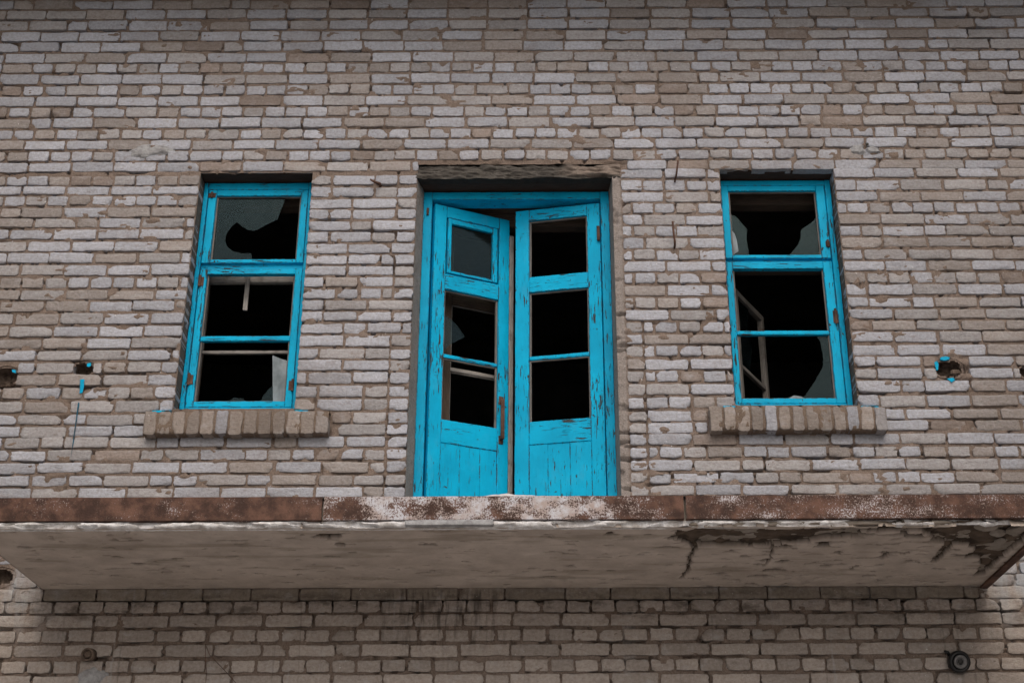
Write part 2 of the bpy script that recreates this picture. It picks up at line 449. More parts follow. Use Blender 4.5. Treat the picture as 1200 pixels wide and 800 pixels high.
buf = Buf()
US = np.array([-1, -.965, -.84, -.55, -.2, .2, .55, .84, .965, 1.0]); UH = np.array([-1, -.93, -.65, -.22, .22, .65, .93, 1.0]); VS = np.array([-1, -.87, -.4, 0, .4, .87, 1.0])
def brick(cx, cz, w, h, col, y0=0.0, depth=.06, rough=1.0, into=buf, axis='x'):
    us = US if w > .16 else UH
    if w < .06: us = np.array([-1, -.8, 0, .8, 1.0])
    nu, nv = len(us), len(VS)
    U, V = np.meshgrid(us, VS, indexing='ij')
    x = U * w / 2; z = V * h / 2
    rc = rng.uniform(.004, .015) * rough
    ax = np.maximum(np.abs(x) - (w / 2 - rc), 0); az = np.maximum(np.abs(z) - (h / 2 - rc), 0)
    rr = np.hypot(ax, az); k = np.where(rr > rc, rc / np.maximum(rr, 1e-9), 1)
    x = np.where(ax > 0, np.sign(x) * (w / 2 - rc + ax * k), x); z = np.where(az > 0, np.sign(z) * (h / 2 - rc + az * k), z)
    edge = (np.abs(U) > .99) | (np.abs(V) > .99)
    ns = rng.normal(0, 1, U.shape); ns2 = rng.normal(0, 1, U.shape)
    x = x + np.where(edge, ns * .0020 * rough, 0); z = z + np.where(edge, ns2 * .0014 * rough, 0)
    tilt = rng.normal(0, .0016 * rough, 2); pr = rng.normal(0, .0022) * rough
    y = y0 - pr + rng.normal(0, .0009 * rough, U.shape) + U * tilt[0] + V * tilt[1] + np.where(edge, rng.uniform(.001, .0032), 0) + rng.normal(0, .0008 * rough, U.shape)
    if rng.random() < .36 * rough:                       # a broken corner or arris
        px = rng.choice([-1, 1]) * w / 2 * (1 if rng.random() < .7 else rng.random()); pz = rng.choice([-1, 1]) * h / 2
        rad = rng.uniform(.012, .042)
        dd = np.hypot(x - px, z - pz); kk = np.clip(1 - dd / rad, 0, 1)
        y = y + kk * rng.uniform(.012, .03); x = x - np.sign(px) * kk * .010; z = z - np.sign(pz) * kk * .008
    front = np.stack([cx + x, y, cz + z], -1).reshape(-1, 3)
    f = grid_faces(nu, nv)
    idx = np.arange(nu * nv).reshape(nu, nv)
    loop = np.concatenate([idx[:, 0], idx[-1, 1:], idx[-2::-1, -1], idx[0, -2:0:-1]])
    back = front[loop].copy(); back[:, 1] = y0 + depth
    L_ = len(loop); na = np.arange(L_) + nu * nv; nb = na + L_
    side = np.stack([na, nb, np.roll(nb, -1), np.roll(na, -1)], -1)
    into.add(np.concatenate([front, front[loop], back]), np.concatenate([f, side]), col, 0)

def brick_col(x, z):
    t = float(fb(x, z, .9, 2, 3)); q = rng.random()
    brown_share = .07 + .7 * max(0, t - .45)
    # brown bricks grow more frequent towards both ends of the facade
    brown_share += .22 * float(sstep(1.5, 2.9, abs(x + .15))) * (.5 + t)
    if 2.8 < z < 3.62: return np.array([.44, .40, .375]) * rng.uniform(.80, 1.12)
    if q < brown_share:
        c = np.array([.37, .345, .34]) * rng.uniform(.84, 1.1)
    elif q < brown_share + .22:
        c = np.array([.41, .408, .43]) * rng.uniform(.84, 1.1)
    else:
        c = np.array([.455, .48, .55]) * rng.uniform(.86, 1.12)
    if rng.random() < .03: c = np.array([.33, .285, .265]) * rng.uniform(.8, 1.1)
    return c
def emit(xa, xb, z, h, **kw):
    """one brick from xa to xb, trimmed where an opening or hole cuts it"""
    for (e0, e1, f0, f1) in EX:
        if xb > e0 and xa < e1 and z + h * .36 > f0 and z - h * .36 < f1:
            if xa < e0 - .03: xb = min(xb, e0)
            elif xb > e1 + .03: xa = max(xa, e1)
            else: return
    if xb - xa < .022: return
    near = any(abs(xa - e[1]) < .03 or abs(xb - e[0]) < .03 for e in EX[:3])
    hh = h * rng.uniform(.94, 1.03)
    brick((xa + xb) / 2, z + rng.normal(0, .0016), xb - xa, hh, brick_col((xa + xb) / 2, z), depth=.13 if near else .06, **kw)
def fill(z, h, kind, x0, x1, phase, quoin0=None, quoin1=None):
    xs = x0; xe = x1
    if quoin0: emit(x0 + .004, x0 + quoin0 + rng.normal(0, .004), z, h); xs = x0 + quoin0 + .012
    if quoin1: emit(x1 - quoin1 + rng.normal(0, .004), x1 - .004, z, h); xe = x1 - quoin1 - .012
    L = {'S': .252, 'H': .121}.get(kind, .252)
    x = xs - phase * (L + .013)
    if quoin0 or x0 > -5: x = xs - (0 if phase < .25 else .5) * (L + .013)
    while x < xe:
        l = L
        if kind == 'M':
            l = rng.choice([.252, .19, .121], p=[.38, .22, .40])
        elif rng.random() < .05: l = .121 if kind == 'S' else .19
        l *= rng.uniform(.965, 1.03)
        a = max(x, xs + .003); b = min(x + l, xe - .003)
        if xe - b < .035: b = xe - .003
        if b - a > .022: emit(a, b, z, h)
        x += l + rng.uniform(.009, .020)

TOP = [7.5661, 7.4838, 7.3944, 7.3065, 7.2219, 7.1333, 7.0522, 6.9663, 6.8797, 6.7958, 6.7107, 6.6281, 6.5424, 6.4637, 6.3812, 6.3010]
up = list(np.arange(TOP[0] + .085, WZ1, .0845))[::-1]
TOPK = ['S'] * len(up) + list("SSSSSSHSHSHSHSHS")
LOW = [3.7790, 3.7050, 3.640, 3.5712, 3.5024, 3.4267, 3.3456, 3.2648, 3.182, 3.1058]
LOWK = list("HSHBHSHSHS")
lo = list(np.arange(LOW[-1] - .0795, .03, -.0795))
LOW += lo; LOWK += ['H' if i % 2 == 0 else 'S' for i in range(len(lo))]
M1Z = [6.2012, 6.1115, 6.0318, 5.9544, 5.874, 5.7931, 5.7146, 5.6379, 5.56, 5.4844, 5.4066, 5.3293, 5.2527, 5.1766, 5.0928, 5.0097, 4.9355, 4.8526, 4.7699, 4.6869, 4.6046, 4.5324, 4.4576, 4.3798, 4.3042, 4.2276, 4.1533, 4.078, 4.002, 3.927, 3.853]
M1K = list("MMSMMSMMSMMSMMSMSMMSMSMMSMSHSHS")
M2Z = [6.2401, 6.1532, 6.07, 5.9893, 5.9057, 5.8263, 5.7439, 5.6611, 5.5819, 5.5021, 5.4195, 5.3364, 5.2569, 5.1752, 5.0969, 5.0193, 4.9368, 4.8578, 4.7756, 4.6935, 4.6101, 4.5363, 4.4641, 4.3862, 4.309, 4.2324, 4.1605, 4.084, 4.008, 3.931, 3.855]
M2K = list("SHSHSHSHSHSHSHSHSHSHSHSHSMSHSHS")
LZ = [6.2012, 6.131, 6.0572, 5.9727, 5.8991, 5.8179, 5.7339, 5.6547, 5.5726, 5.4853, 5.4046, 5.3273, 5.2451, 5.1607, 5.0825, 5.005, 4.9254, 4.8468, 4.7654, 4.6797, 4.6001, 4.5263]
LK = list("HSHSSSSSSHSSSSSSMSHSSS")
RZ = [6.2413, 6.1531, 6.0698, 5.9885, 5.9056, 5.8244, 5.7433, 5.6598, 5.5841, 5.5003, 5.4194, 5.3364, 5.2593, 5.1835, 5.108, 5.022, 4.9477, 4.8713, 4.79, 4.6988, 4.6164, 4.5451]
RK = list("SSSHSSSSSHSSSSSSMSMSSS")
def rows(Z, K, x0, x1, **q):
    for i, z in enumerate(Z):
        sp = abs(Z[i - 1] - Z[i + 1]) / 2 if 0 < i < len(Z) - 1 else .08
        h = min(max(sp - .0175, .056), .068)
        ph = rng.random() * .2 + (.5 if i % 2 else 0)
        k = K[i]
        kw = {}
        for s in ('quoin0', 'quoin1'):
            if s in q: kw[s] = q[s](z)
        fill(z, h, k, x0, x1, ph, **kw)
rows(up + TOP, TOPK, WX0, WX1)
rows(M1Z[:21], M1K[:21], LW[1], DR[0], quoin1=lambda z: .112 if z < 5.05 else (.112 if rng.random() < .5 else None))
rows(M2Z[:21], M2K[:21], DR[1] + .058, RW[0], quoin0=lambda z: .095 if z < 5.25 else None)
rows(LZ, LK, WX0, LW[0])
rows(RZ, RK, RW[1], WX1)
rows(M1Z[21:22], "S", LW[1], DR[0], quoin1=lambda z: .112); rows(M2Z[21:22], "S", DR[1] + .058, RW[0], quoin0=lambda z: .095)
rows(M1Z[22:], M1K[22:], WX0, DR[0], quoin1=lambda z: .112)
rows(M2Z[22:], M2K[22:], DR[1] + .058, WX1, quoin0=lambda z: .095)
for z, k in zip(LOW, LOWK):
    if k == 'B':                                          # flush plaster-washed course right under the slab
        x = -2.70
        fill(z, .066, 'S', WX0, -2.705, .3)
        while x < 2.38:
            l = .255 * rng.uniform(.9, 1.25); b = min(x + l, 2.385)
            brick((x + b) / 2, z, b - x, .063, np.array([.31, .275, .235]) * rng.uniform(.85, 1.05), y0=-.006, rough=.6)
            x = b + .010
        fill(z, .066, 'S', 2.395, WX1, .2)
    else:
        for a, b in ((WX0, DR[0]), (DR[1] + .058, WX1)) if z > DR[2] else ((WX0, WX1),):
            fill(z, .061 if z < 3.55 else .062, k, a, b, rng.random() * .2 + (.5 if k == 'H' else 0))

# mortar bed behind and between the bricks
def mortar_sheet(x0, x1, z0, z1, step, detailed):
    nx = int(round((x1 - x0) / step)) + 1; nz = int(round((z1 - z0) / step)) + 1
    xs = np.linspace(x0, x1, nx); zs = np.linspace(z0, z1, nz)
    X, Z = np.meshgrid(xs, zs, indexing='ij')
    Y = .0092 + .005 * sstep(3.60, 3.52, Z)
    if detailed:
        Y += (fb(X, Z, .035, 1) - .5) * .011 + (fb(X, Z, .5, 4) - .5) * .006
        smear = sstep(.66, .82, fb(X, Z, (.10, .045), 9, 3)); Y -= smear * .0105
        deep = sstep(.63, .76, fb(X, Z, (.18, .026), 14, 3)) * sstep(.32, .55, fb(X, Z, 1.1, 21)); Y += deep * .036
        v = sstep(.70, .8, fb(X, Z, (.03, .08), 31, 3)); Y += v * .025
        # deep gaps right under the plaster-washed course and along the crack above the door
        Y += .045 * sstep(.016, .007, abs(Z - (3.536 + .004 * (vn(X, Z, .15, 5) - .5)))) * (vn(X, Z, .22, 8) > .35) * (X > -2.72) * (X < 2.4)
        cr = -.14 + .03 * (vn(Z, Z * 0, .09, 6) - .5); Y += .03 * (abs(X - cr) < .010) * (Z > 7.28)
        q1 = (abs(X - (DR[1] + .159)) < .010) * (Z < 5.25) * (Z > 3.76); Y += q1 * .012
        side = sstep(.064, .045, X - DR[1]) * (X > DR[1] - .01) * (Z < 6.22) * (Z > 3.76); Y -= side * .010
    c = np.empty(X.shape + (3,))
    t = fb(X, Z, .35, 17)[..., None]
    c[:] = np.array([.235, .185, .155]) * (1 - t) + np.array([.335, .275, .24]) * t
    if detailed:
        jb = (sstep(.066, .045, X - DR[1]) * (X > DR[1] - .01) * (Z < 6.22))[..., None]
        c = c * (1 - jb * .8) + np.array([.40, .375, .365]) * jb * .8
    mask = None
    if detailed:
        xm = (X[:-1, :-1] + X[1:, 1:]) / 2; zm = (Z[:-1, :-1] + Z[1:, 1:]) / 2
        mask = np.ones(xm.shape, bool)
        for (a, b, cc, d) in (LW, RW, DR): mask &= ~((xm > a) & (xm < b) & (zm > cc) & (zm < d))
        mask &= ~((xm > DR[0]) & (xm < DR[1]) & (zm > 6.2) & (zm < 6.312))
        for (hx, hz, rx, rz) in HOLES:
            mask &= ~(((xm - hx) / rx) ** 2 + ((zm - hz) / rz) ** 2 < .8 + .35 * (vn(xm, zm, .03, 3) - .5))
    buf.add(np.stack([X, Y, Z], -1), grid_faces(nx, nz, mask), c.reshape(-1, 3), 1)
mortar_sheet(-3.9, 3.6, 2.9, 7.8, .009, True)
for r in ((WX0, -3.9, 0, WZ1), (3.6, WX1, 0, WZ1), (-3.9, 3.6, 0, 2.9), (-3.9, 3.6, 7.8, WZ1)):
    mortar_sheet(*r, .06, False)
wall = buf.build("wall", ["brick", "mortar"], bld)

# the rest of the shell: end walls, back, roof with an eave set low for shade, the dark room behind the openings
box_mesh("end_wall", [((WX0, .07, 0), (WX0 + .4, 9, WZ1)), ], "slab", bld, .01)
box_mesh("end_wall", [((WX1 - .4, .07, 0), (WX1, 9, WZ1)), ], "slab", bld, .01)
box_mesh("rear_wall", [((WX0 + .4, 8.6, 0), (WX1 - .4, 9, WZ1)), ], "slab", bld, .01)
box_mesh("roof_shade_eave", [((WX0 - .4, -.95, 7.80), (WX1 + .4, -.01, 7.92)), ((WX0 - .4, -.95, WZ1 + .02), (WX1 + .4, 9.5, WZ1 + .20)), ((WX0 - .4, -.95, 7.921), (WX1 + .4, -.85, WZ1 + .018))], "roof_shade_eave", bld, .01)  # unseen eave made low and deep to shade the top courses
for a, b in ((WX0 - 6, -4.55), (4.35, WX1 + 6)):  # unseen blocks added on both sides to darken the wall's edges
    box_mesh("edge_shade_block", [((a, -5.2, .0), (b, -.02, 7.79))], "slab", bld, .02)
T = .03
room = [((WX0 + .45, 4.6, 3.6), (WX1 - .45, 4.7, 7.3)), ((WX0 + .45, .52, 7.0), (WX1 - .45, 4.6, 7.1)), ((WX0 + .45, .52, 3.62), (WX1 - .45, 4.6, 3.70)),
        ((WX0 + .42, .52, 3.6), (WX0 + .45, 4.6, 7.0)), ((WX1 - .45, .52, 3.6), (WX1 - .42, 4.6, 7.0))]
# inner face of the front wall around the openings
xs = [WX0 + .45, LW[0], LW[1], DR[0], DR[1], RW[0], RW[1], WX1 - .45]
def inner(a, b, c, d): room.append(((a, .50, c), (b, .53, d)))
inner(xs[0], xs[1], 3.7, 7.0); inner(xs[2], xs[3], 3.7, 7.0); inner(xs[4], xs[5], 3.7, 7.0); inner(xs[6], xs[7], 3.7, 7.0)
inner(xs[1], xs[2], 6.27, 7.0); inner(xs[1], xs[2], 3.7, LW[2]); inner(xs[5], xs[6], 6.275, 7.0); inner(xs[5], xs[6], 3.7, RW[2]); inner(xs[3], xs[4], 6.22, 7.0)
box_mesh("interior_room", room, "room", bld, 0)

# reveals (plaster-smeared brick returns) of the three openings
def reveal(a, b, c, d, soff, sa=0.0, sb_=0.0):
    rb = Buf()
    def pl(fn, n1, n2, col):
        u, v = np.meshgrid(np.linspace(0, 1, n1), np.linspace(0, 1, n2), indexing='ij')
        P_ = np.stack(fn(u, v), -1).reshape(-1, 3)
        P_ = P_ + (rng.random(P_.shape) - .5) * .004
        t = rng.random((len(P_), 1)) * .25 + .85
        rb.add(P_, grid_faces(n1, n2), np.array(col) * t, 0)
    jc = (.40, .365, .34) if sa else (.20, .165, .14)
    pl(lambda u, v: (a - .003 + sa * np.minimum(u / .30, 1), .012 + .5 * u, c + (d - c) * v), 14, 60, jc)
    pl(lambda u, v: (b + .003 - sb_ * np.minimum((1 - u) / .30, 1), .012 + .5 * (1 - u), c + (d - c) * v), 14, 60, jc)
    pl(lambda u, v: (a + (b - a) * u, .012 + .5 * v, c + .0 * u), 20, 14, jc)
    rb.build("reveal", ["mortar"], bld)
    w = Wood()                                             # boards that carry the bricks over the opening
    y = soff
    for k in range(3):
        y2 = y + .165
        w.bar((a - .02, y, d + .003 + random.uniform(0, .006)), (b + .02, y2 - .006, d + .05), .004, .0015)
        y = y2
    return w
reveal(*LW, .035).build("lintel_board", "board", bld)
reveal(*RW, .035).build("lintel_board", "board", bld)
reveal(*DR, .060, .032, .014).build("lintel_board", "board", bld)

# broken concrete lintel above the door
lb = Buf()
nx, nz = 240, 26
X, V = np.meshgrid(np.linspace(DR[0] - .012, DR[1] + .055, nx), np.linspace(0, 1, nz), indexing='ij')
zt = 6.314 + .024 * (fb(X, X * 0, .10, 3) - .5) * 2
mort = sstep(.10, .26, X + .10 * (fb(X, V * .3, .08, 8) - .5)) * sstep(.16, .30, V + .3 * (fb(X, V, .12, 4) - .5))
Zl = 6.211 + .006 * (fb(X, X * 0, .06, 12) - .5) + (zt - 6.211) * V
Yl = .010 - .055 * (fb(X + Zl * 1.2, Zl, (.07, .018), 5, 4) - .42) + .014 * V - mort * .014
strat = fb(X * .8 + Zl * 1.4, Zl * 2, (.09, .018), 22)[..., None]
cl = np.array([.045, .04, .036]) * (1 - strat) + np.array([.16, .15, .138]) * strat
cl = cl * (1 - mort[..., None]) + np.array([.27, .225, .195]) * mort[..., None]
lb.add(np.stack([X, Yl, Zl], -1), grid_faces(nx, nz), cl.reshape(-1, 3), 0)
X2, V2 = np.meshgrid(np.linspace(DR[0] - .012, DR[1] + .055, nx), np.linspace(0, 1, 6), indexing='ij')
lb.add(np.stack([X2, (Yl[:, :1]) + (.075 - Yl[:, :1]) * V2, Zl[:, :1] + .003 * V2], -1), grid_faces(nx, 6), (.05, .04, .035), 0)
props(lb.build("lintel", ["lintel"], bld), "broken dark concrete lintel with mortar remains over the balcony door")

# broken-out holes
for i, (hx, hz, rx, rz) in enumerate(HOLES):
    hb = Buf(); na, nr = 40, 9
    A, Q = np.meshgrid(np.linspace(0, 2 * np.pi, na), np.linspace(0, 1, nr), indexing='ij')
    ca, sa = np.cos(A), np.sin(A)
    rad = 1.12 + .28 * (fb(ca * .5 + i, sa * .5, .3, 7) - .5)
    sh = np.where(Q < .75, 1 - .25 * Q, (1 - Q) * 3.2)
    Xh = hx + rx * rad * sh * ca; Zh = hz + rz * rad * sh * sa
    Yh = .004 + np.minimum(Q / .75, 1) * .095 + .06 * (fb(Xh, Zh + Q * .1, .03, 3 + i) - .5) * (Q > .05)
    ch = np.tile(np.array([.10, .075, .06]), Xh.shape + (1,))
    hb.add(np.stack([Xh, Yh, Zh], -1), grid_faces(na, nr), ch.reshape(-1, 3), 0)
    hb.build("wall_hole", ["hole"], bld)
def flake(name, pts, mat, y=-.012, t=.004):
    return solid_poly(name, pts, t, mat, bld, lambda a, b, k: (a, y + k, b))
flake("paint_flake", [(-2.655, 4.955), (-2.632, 4.960), (-2.627, 4.940), (-2.640, 4.930), (-2.654, 4.936)], "blue", .004)
flake("paint_flake", [(-2.677, 4.845), (-2.652, 4.848), (-2.648, 4.80), (-2.652, 4.762), (-2.668, 4.758), (-2.672, 4.80)], "blue", -.009, .003)
flake("paint_flake", [(-3.092, 4.918), (-3.066, 4.915), (-3.062, 4.893), (-3.085, 4.900)], "blue", .006)
flake("paint_flake", [(2.352, 4.968), (2.382, 4.975), (2.408, 4.969), (2.402, 4.953), (2.372, 4.948), (2.350, 4.953)], "blue", -.008, .012)
flake("paint_flake", [(2.312, 4.935), (2.330, 4.948), (2.338, 4.925), (2.330, 4.890), (2.318, 4.888)], "blue", -.006, .01)
flake("paint_flake", [(2.372, 4.832), (2.412, 4.838), (2.420, 4.822), (2.398, 4.808)], "blue", -.009, .003)
flake("paint_flake", [(-2.668, 4.70), (-2.660, 4.70), (-2.661, 4.56), (-2.660, 4.46), (-2.663, 4.36), (-2.666, 4.50)], "old_blue", -.0095, .002)
box_mesh("broken_brick", [((2.415, .03, 4.872), (2.475, .12, 4.912))], "hole", bld, .012)

# cement patches on the brick
def patch(cx, cz, rx, rz, seed, y=-.008, mat="patch", hole=None):
    b = Buf(); n = 46
    X, Z = np.meshgrid(np.linspace(-1.4, 1.4, n), np.linspace(-1.4, 1.4, n), indexing='ij')
    rr = np.hypot(X, Z) + .9 * (fb(X + seed, Z, (.7, .5), seed, 4) - .5)
    k = sstep(1.0, .45, rr)
    Xw = cx + X * rx; Zw = cz + Z * rz
    Y = .012 - k * (.012 - y) * 1.15 + (fb(Xw, Zw, .02, seed + 1) - .5) * .009 * k
    if hole: 
        for (ox, oz, r) in hole: Y = Y + .03 * sstep(r, r * .5, np.hypot(Xw - ox, Zw - oz))
    m = (k > .03); mm = m[:-1, :-1] & m[1:, 1:] & m[1:, :-1] & m[:-1, 1:]
    b.add(np.stack([Xw, Y, Zw], -1), grid_faces(n, n, mm), (.4, .4, .4), 0)
    return b.build("cement_patch", [mat], bld)
patch(-2.455, 6.425, .155, .066, 2, hole=[(-2.44, 6.452, .016)])
patch(2.015, 6.415, .055, .050, 4, hole=[])
patch(2.115, 6.405, .060, .026, 6)
patch(-2.385, 3.125, .085, .075, 8, y=-.006)
box_mesh("hole_shade_block", [((2.062, -.014, 6.432), (2.082, -.008, 6.452))], "dark", bld, .004)  # dark block on the patch, its colour standing for a hole's shade

# ------------------------------------------------------------------ window sills: bricks on edge
def sill(x0, x1, z0, z1, seed):
    global rng
    b = Buf(); n = 13; w = (x1 - x0) / n
    for i in range(n):
        brick(x0 + w * (i + .5), (z0 + z1) / 2 + rng.normal(0, .002), w - rng.uniform(.010, .02), z1 - z0 - rng.uniform(0, .012), np.array([.33, .295, .275]) * rng.uniform(.72, 1.12) if rng.random() < .75 else brick_col(0, 5) * .85, y0=-.072, depth=.075, rough=1.1, into=b)
    n1, n2 = 110, 16
    X, V = np.meshgrid(np.linspace(x0 + .006, x1 - .006, n1), np.linspace(0, 1, n2), indexing='ij')
    # profile: top bed, front, underside
    yy = np.interp(V, [0, .35, .37, .63, .65, 1], [.05, -.060, -.067, -.067, -.060, .03]); zz = np.interp(V, [0, .35, .37, .63, .65, 1], [z1 + .012, z1 - .002, z1 - .010, z0 + .010, z0 + .004, z0 + .004])
    yy = yy + (fb(X, zz + V, .03, seed) - .5) * .012; zz = zz + (fb(X, V, .04, seed + 3) - .5) * .010
    t = fb(X, V, .2, seed)[..., None]
    b.add(np.stack([X, yy, zz], -1), grid_faces(n1, n2), (np.array([.18, .14, .11]) * (1 - t) + np.array([.28, .22, .18]) * t).reshape(-1, 3), 1)
    return b.build("window_sill", ["brick", "mortar"], bld)
sill(-2.262, -1.198, 4.478, 4.622, 3)
sill(.968, 1.985, 4.488, 4.638, 9)

# ------------------------------------------------------------------ windows
def plane_y(y):
    return lambda a, b, t: (a, y + t, b)
def window(op, label, P):
    """outer frame (the part) with top light, casement, inner frame, glass and fittings as sub-parts"""
    x0, x1, z0, z1 = op
    fl, fr = P['fl'], P['fr']                    # sight widths of the frame stiles
    w = Wood()
    w.bar((x0 + .002, .120, z0), (x0 + fl, .215, z1 - .004)); w.bar((x1 - fr, .120, z0), (x1 - .002, .215, z1 - .004))
    w.bar((x0 + fl, .122, P['head']), (x1 - fr, .213, z1 - .006)); w.bar((x0 + fl, .150, P['tr0']), (x1 - fr, .212, P['tr1']))
    w.bar((x0 + fl, .122, z0 + .008), (x1 - fr, .213, P['bot']))
    fr_o = props(w.build("window", "blue_frame", bld), label)
    sx0, sx1 = x0 + fl + .004, x1 - fr - .003
    def sash(name, a, b, top, bot, l, r, mat="blue", y=.126, th=.042, mun=None):
        s = Wood()
        s.bar((sx0, y, a), (sx0 + l, y + th, b)); s.bar((sx1 - r, y, a), (sx1, y + th, b))
        s.bar((sx0 + l, y + .001, b - top), (sx1 - r, y + th - .001, b)); s.bar((sx0 + l, y + .001, a), (sx1 - r, y + th - .001, a + bot))
        if mun: s.bar((sx0 + l, y + .006, mun[0]), (sx1 - r, y + th - .006, mun[1]), .006)
        o = s.build(name, mat, fr_o)
        bd = Wood(); yb = y + .018                # glazing beads, paint long gone
        ia, ib, ja, jb = sx0 + l, sx1 - r, a + bot, b - top
        bd.bar((ia, yb, ja), (ia + .011, yb + .014, jb), .002); bd.bar((ib - .009, yb, ja), (ib, yb + .014, jb), .002)
        bd.bar((ia + .011, yb, ja), (ib - .009, yb + .014, ja + .007), .002)
        if not mun: bd.bar((ia + .011, yb, jb - .006), (ib - .009, yb + .014, jb), .002)
        bd.build("glazing_bead", "grey", fr_o)
        return o
    sash("top_light", P['t0'], P['t1'], P['tt'], P['tb'], P['l'], P['r'])
    sash("casement", P['c0'], P['c1'], P['ct'], P['cb'], P['l'] * .88, P['r'], mun=P['mun'])
    # boarding of the inner frame head, seen through the top light
    iw = Wood()
    iw.bar((x0 + .01, .27, 6.17), (x1 - .01, .36, z1 - .002)); iw.bar((x0 + .01, .27, z0), (x0 + .05, .36, 6.168)); iw.bar((x1 - .05, .27, z0), (x1 - .01, .36, 6.168))
    iw.bar((x0 + .05, .28, 5.70), (x1 - .05, .35, 5.75))
    iw.build("inner_frame", "brown", fr_o)
    return fr_o, sx0, sx1
lw, a0, a1 = window(LW, "left blue window with a milky glass shard and a loose lath hanging inside", dict(fl=.030, fr=.036, head=6.205, tr0=5.638, tr1=5.688, bot=4.722, t0=5.684, t1=6.212, tt=.048, tb=.026, l=.050, r=.043, c0=4.724, c1=5.640, ct=.034, cb=.038, mun=(5.155, 5.190)))
rw, b0, b1 = window(RW, "right blue window with an open inner casement and jagged shards", dict(fl=.016, fr=.038, head=6.222, tr0=5.678, tr1=5.708, bot=4.733, t0=5.704, t1=6.230, tt=.044, tb=.024, l=.044, r=.056, c0=4.735, c1=5.680, ct=.049, cb=.034, mun=(5.184, 5.213)))
PL = plane_y(.151)
def shard(par, pts, mat="glass", y=.151): return solid_poly("glass_shard", pts, .003, mat, par, plane_y(y))
shard(lw, [(-2.038, 6.165), (-1.602, 6.165), (-1.642, 6.005), (-1.708, 5.968), (-1.761, 5.932), (-1.784, 5.923), (-1.825, 5.932), (-1.867, 5.96), (-1.894, 5.987), (-1.924, 5.96), (-1.951, 5.905), (-1.958, 5.859), (-1.942, 5.814), (-1.899, 5.777), (-1.842, 5.764), (-1.787, 5.766), (-1.776, 5.712), (-2.036, 5.712)])
shard(lw, [(-1.847, 4.762), (-1.804, 4.80), (-1.778, 4.789), (-1.758, 4.793), (-1.726, 4.762)], "glass", .152)
props(shard(lw, [(-1.600, 5.067), (-1.544, 5.042), (-1.488, 5.025), (-1.486, 4.763), (-1.573, 4.763), (-1.586, 4.9)], "milky", .147), "milky pale shard standing in the lower right corner")
shard(lw, [(-1.651, 4.763), (-1.634, 4.811), (-1.611, 4.844), (-1.583, 4.872), (-1.567, 4.763)], "glass", .153)
shard(rw, [(1.197, 6.031), (1.238, 6.017), (1.271, 5.966), (1.304, 5.92), (1.294, 5.856), (1.303, 5.730), (1.197, 5.730)])
shard(rw, [(1.200, 5.918), (1.222, 5.891), (1.232, 5.845), (1.239, 5.765), (1.206, 5.740), (1.198, 5.74)], "milky", .147)
shard(rw, [(1.748, 6.025), (1.731, 5.992), (1.704, 5.964), (1.649, 5.927), (1.635, 5.909), (1.631, 5.854), (1.611, 5.809), (1.545, 5.729), (1.748, 5.729)])
shard(rw, [(1.675, 5.182), (1.692, 5.146), (1.70, 5.031), (1.69, 4.976), (1.633, 4.881), (1.552, 4.770), (1.747, 4.770), (1.747, 5.182)])
shard(rw, [(1.455, 4.770), (1.505, 4.797), (1.548, 4.789), (1.581, 4.770)], "milky")
# left window: closed inner casement without glass, a lath hanging from it
s = Wood(); yi = .275
s.bar((-2.105, yi, 5.625), (-1.46, yi + .035, 5.668)); s.bar((-2.105, yi, 4.70), (-2.062, yi + .035, 5.625)); s.bar((-1.50, yi, 4.70), (-1.46, yi + .035, 5.625)); s.bar((-2.062, yi, 4.70), (-1.50, yi + .035, 4.745))
s.bar((-2.062, yi + .005, 5.140), (-1.50, yi + .028, 5.160))
s.build("inner_casement", "pale", lw)
s = Wood(); s.bar((-1.832, yi - .014, 5.425), (-1.805, yi - .004, 5.655), .002, .002); s.build("loose_lath", "pale", lw)
# right window: inner casement swung into the room
ang = R(60.6)
fm = Matrix.Translation((1.222, .285, 0)) @ Matrix.Rotation(ang, 4, 'Z')
s = Wood(fm)
s.bar((0, 0, 5.545), (.49, .035, 5.585)); s.bar((0, 0, 4.70), (.04, .035, 5.545)); s.bar((.45, 0, 4.70), (.49, .035, 5.545)); s.bar((.04, 0, 4.70), (.45, .035, 4.74)); s.bar((.04, .004, 5.052), (.45, .03, 5.078))
s.build("inner_casement", "grey", rw)
solid_poly("glass_shard", [(.04, 5.545), (.26, 5.545), (.22, 5.40), (.28, 5.28), (.20, 5.078), (.04, 5.078)], .003, "glass", rw, lambda a, b, t: fm @ Vector((a, .018 + t, b)))
def hinge(par, x, z, h=.075, y=.117, w=.022):
    bm = bmesh.new()
    r = bmesh.ops.create_cone(bm, segments=12, radius1=.008, radius2=.008, depth=h, cap_ends=True, matrix=Matrix.Translation((x, y, z)))
    for dx in (-1, 1):
        q = bmesh.ops.create_cube(bm, size=1)
        for v in q['verts']: v.co = Vector((x + dx * w * .55 + v.co.x * w, y + .007 + v.co.y * .004, z + v.co.z * h * .8))
    me = bpy.data.meshes.new("hinge"); bm.to_mesh(me); bm.free()
    return link("hinge", me, par, ["iron"])
hinge(lw, a0 + .006, 5.555); hinge(lw, a1 - .004, 4.86); hinge(lw, a0 + .022, 6.165, .04); hinge(rw, b1 - .012, 5.30, .10, .117, .014); hinge(rw, b1 - .014, 5.80, .05, .117, .012); hinge(lw, a0 + .006, 4.90)
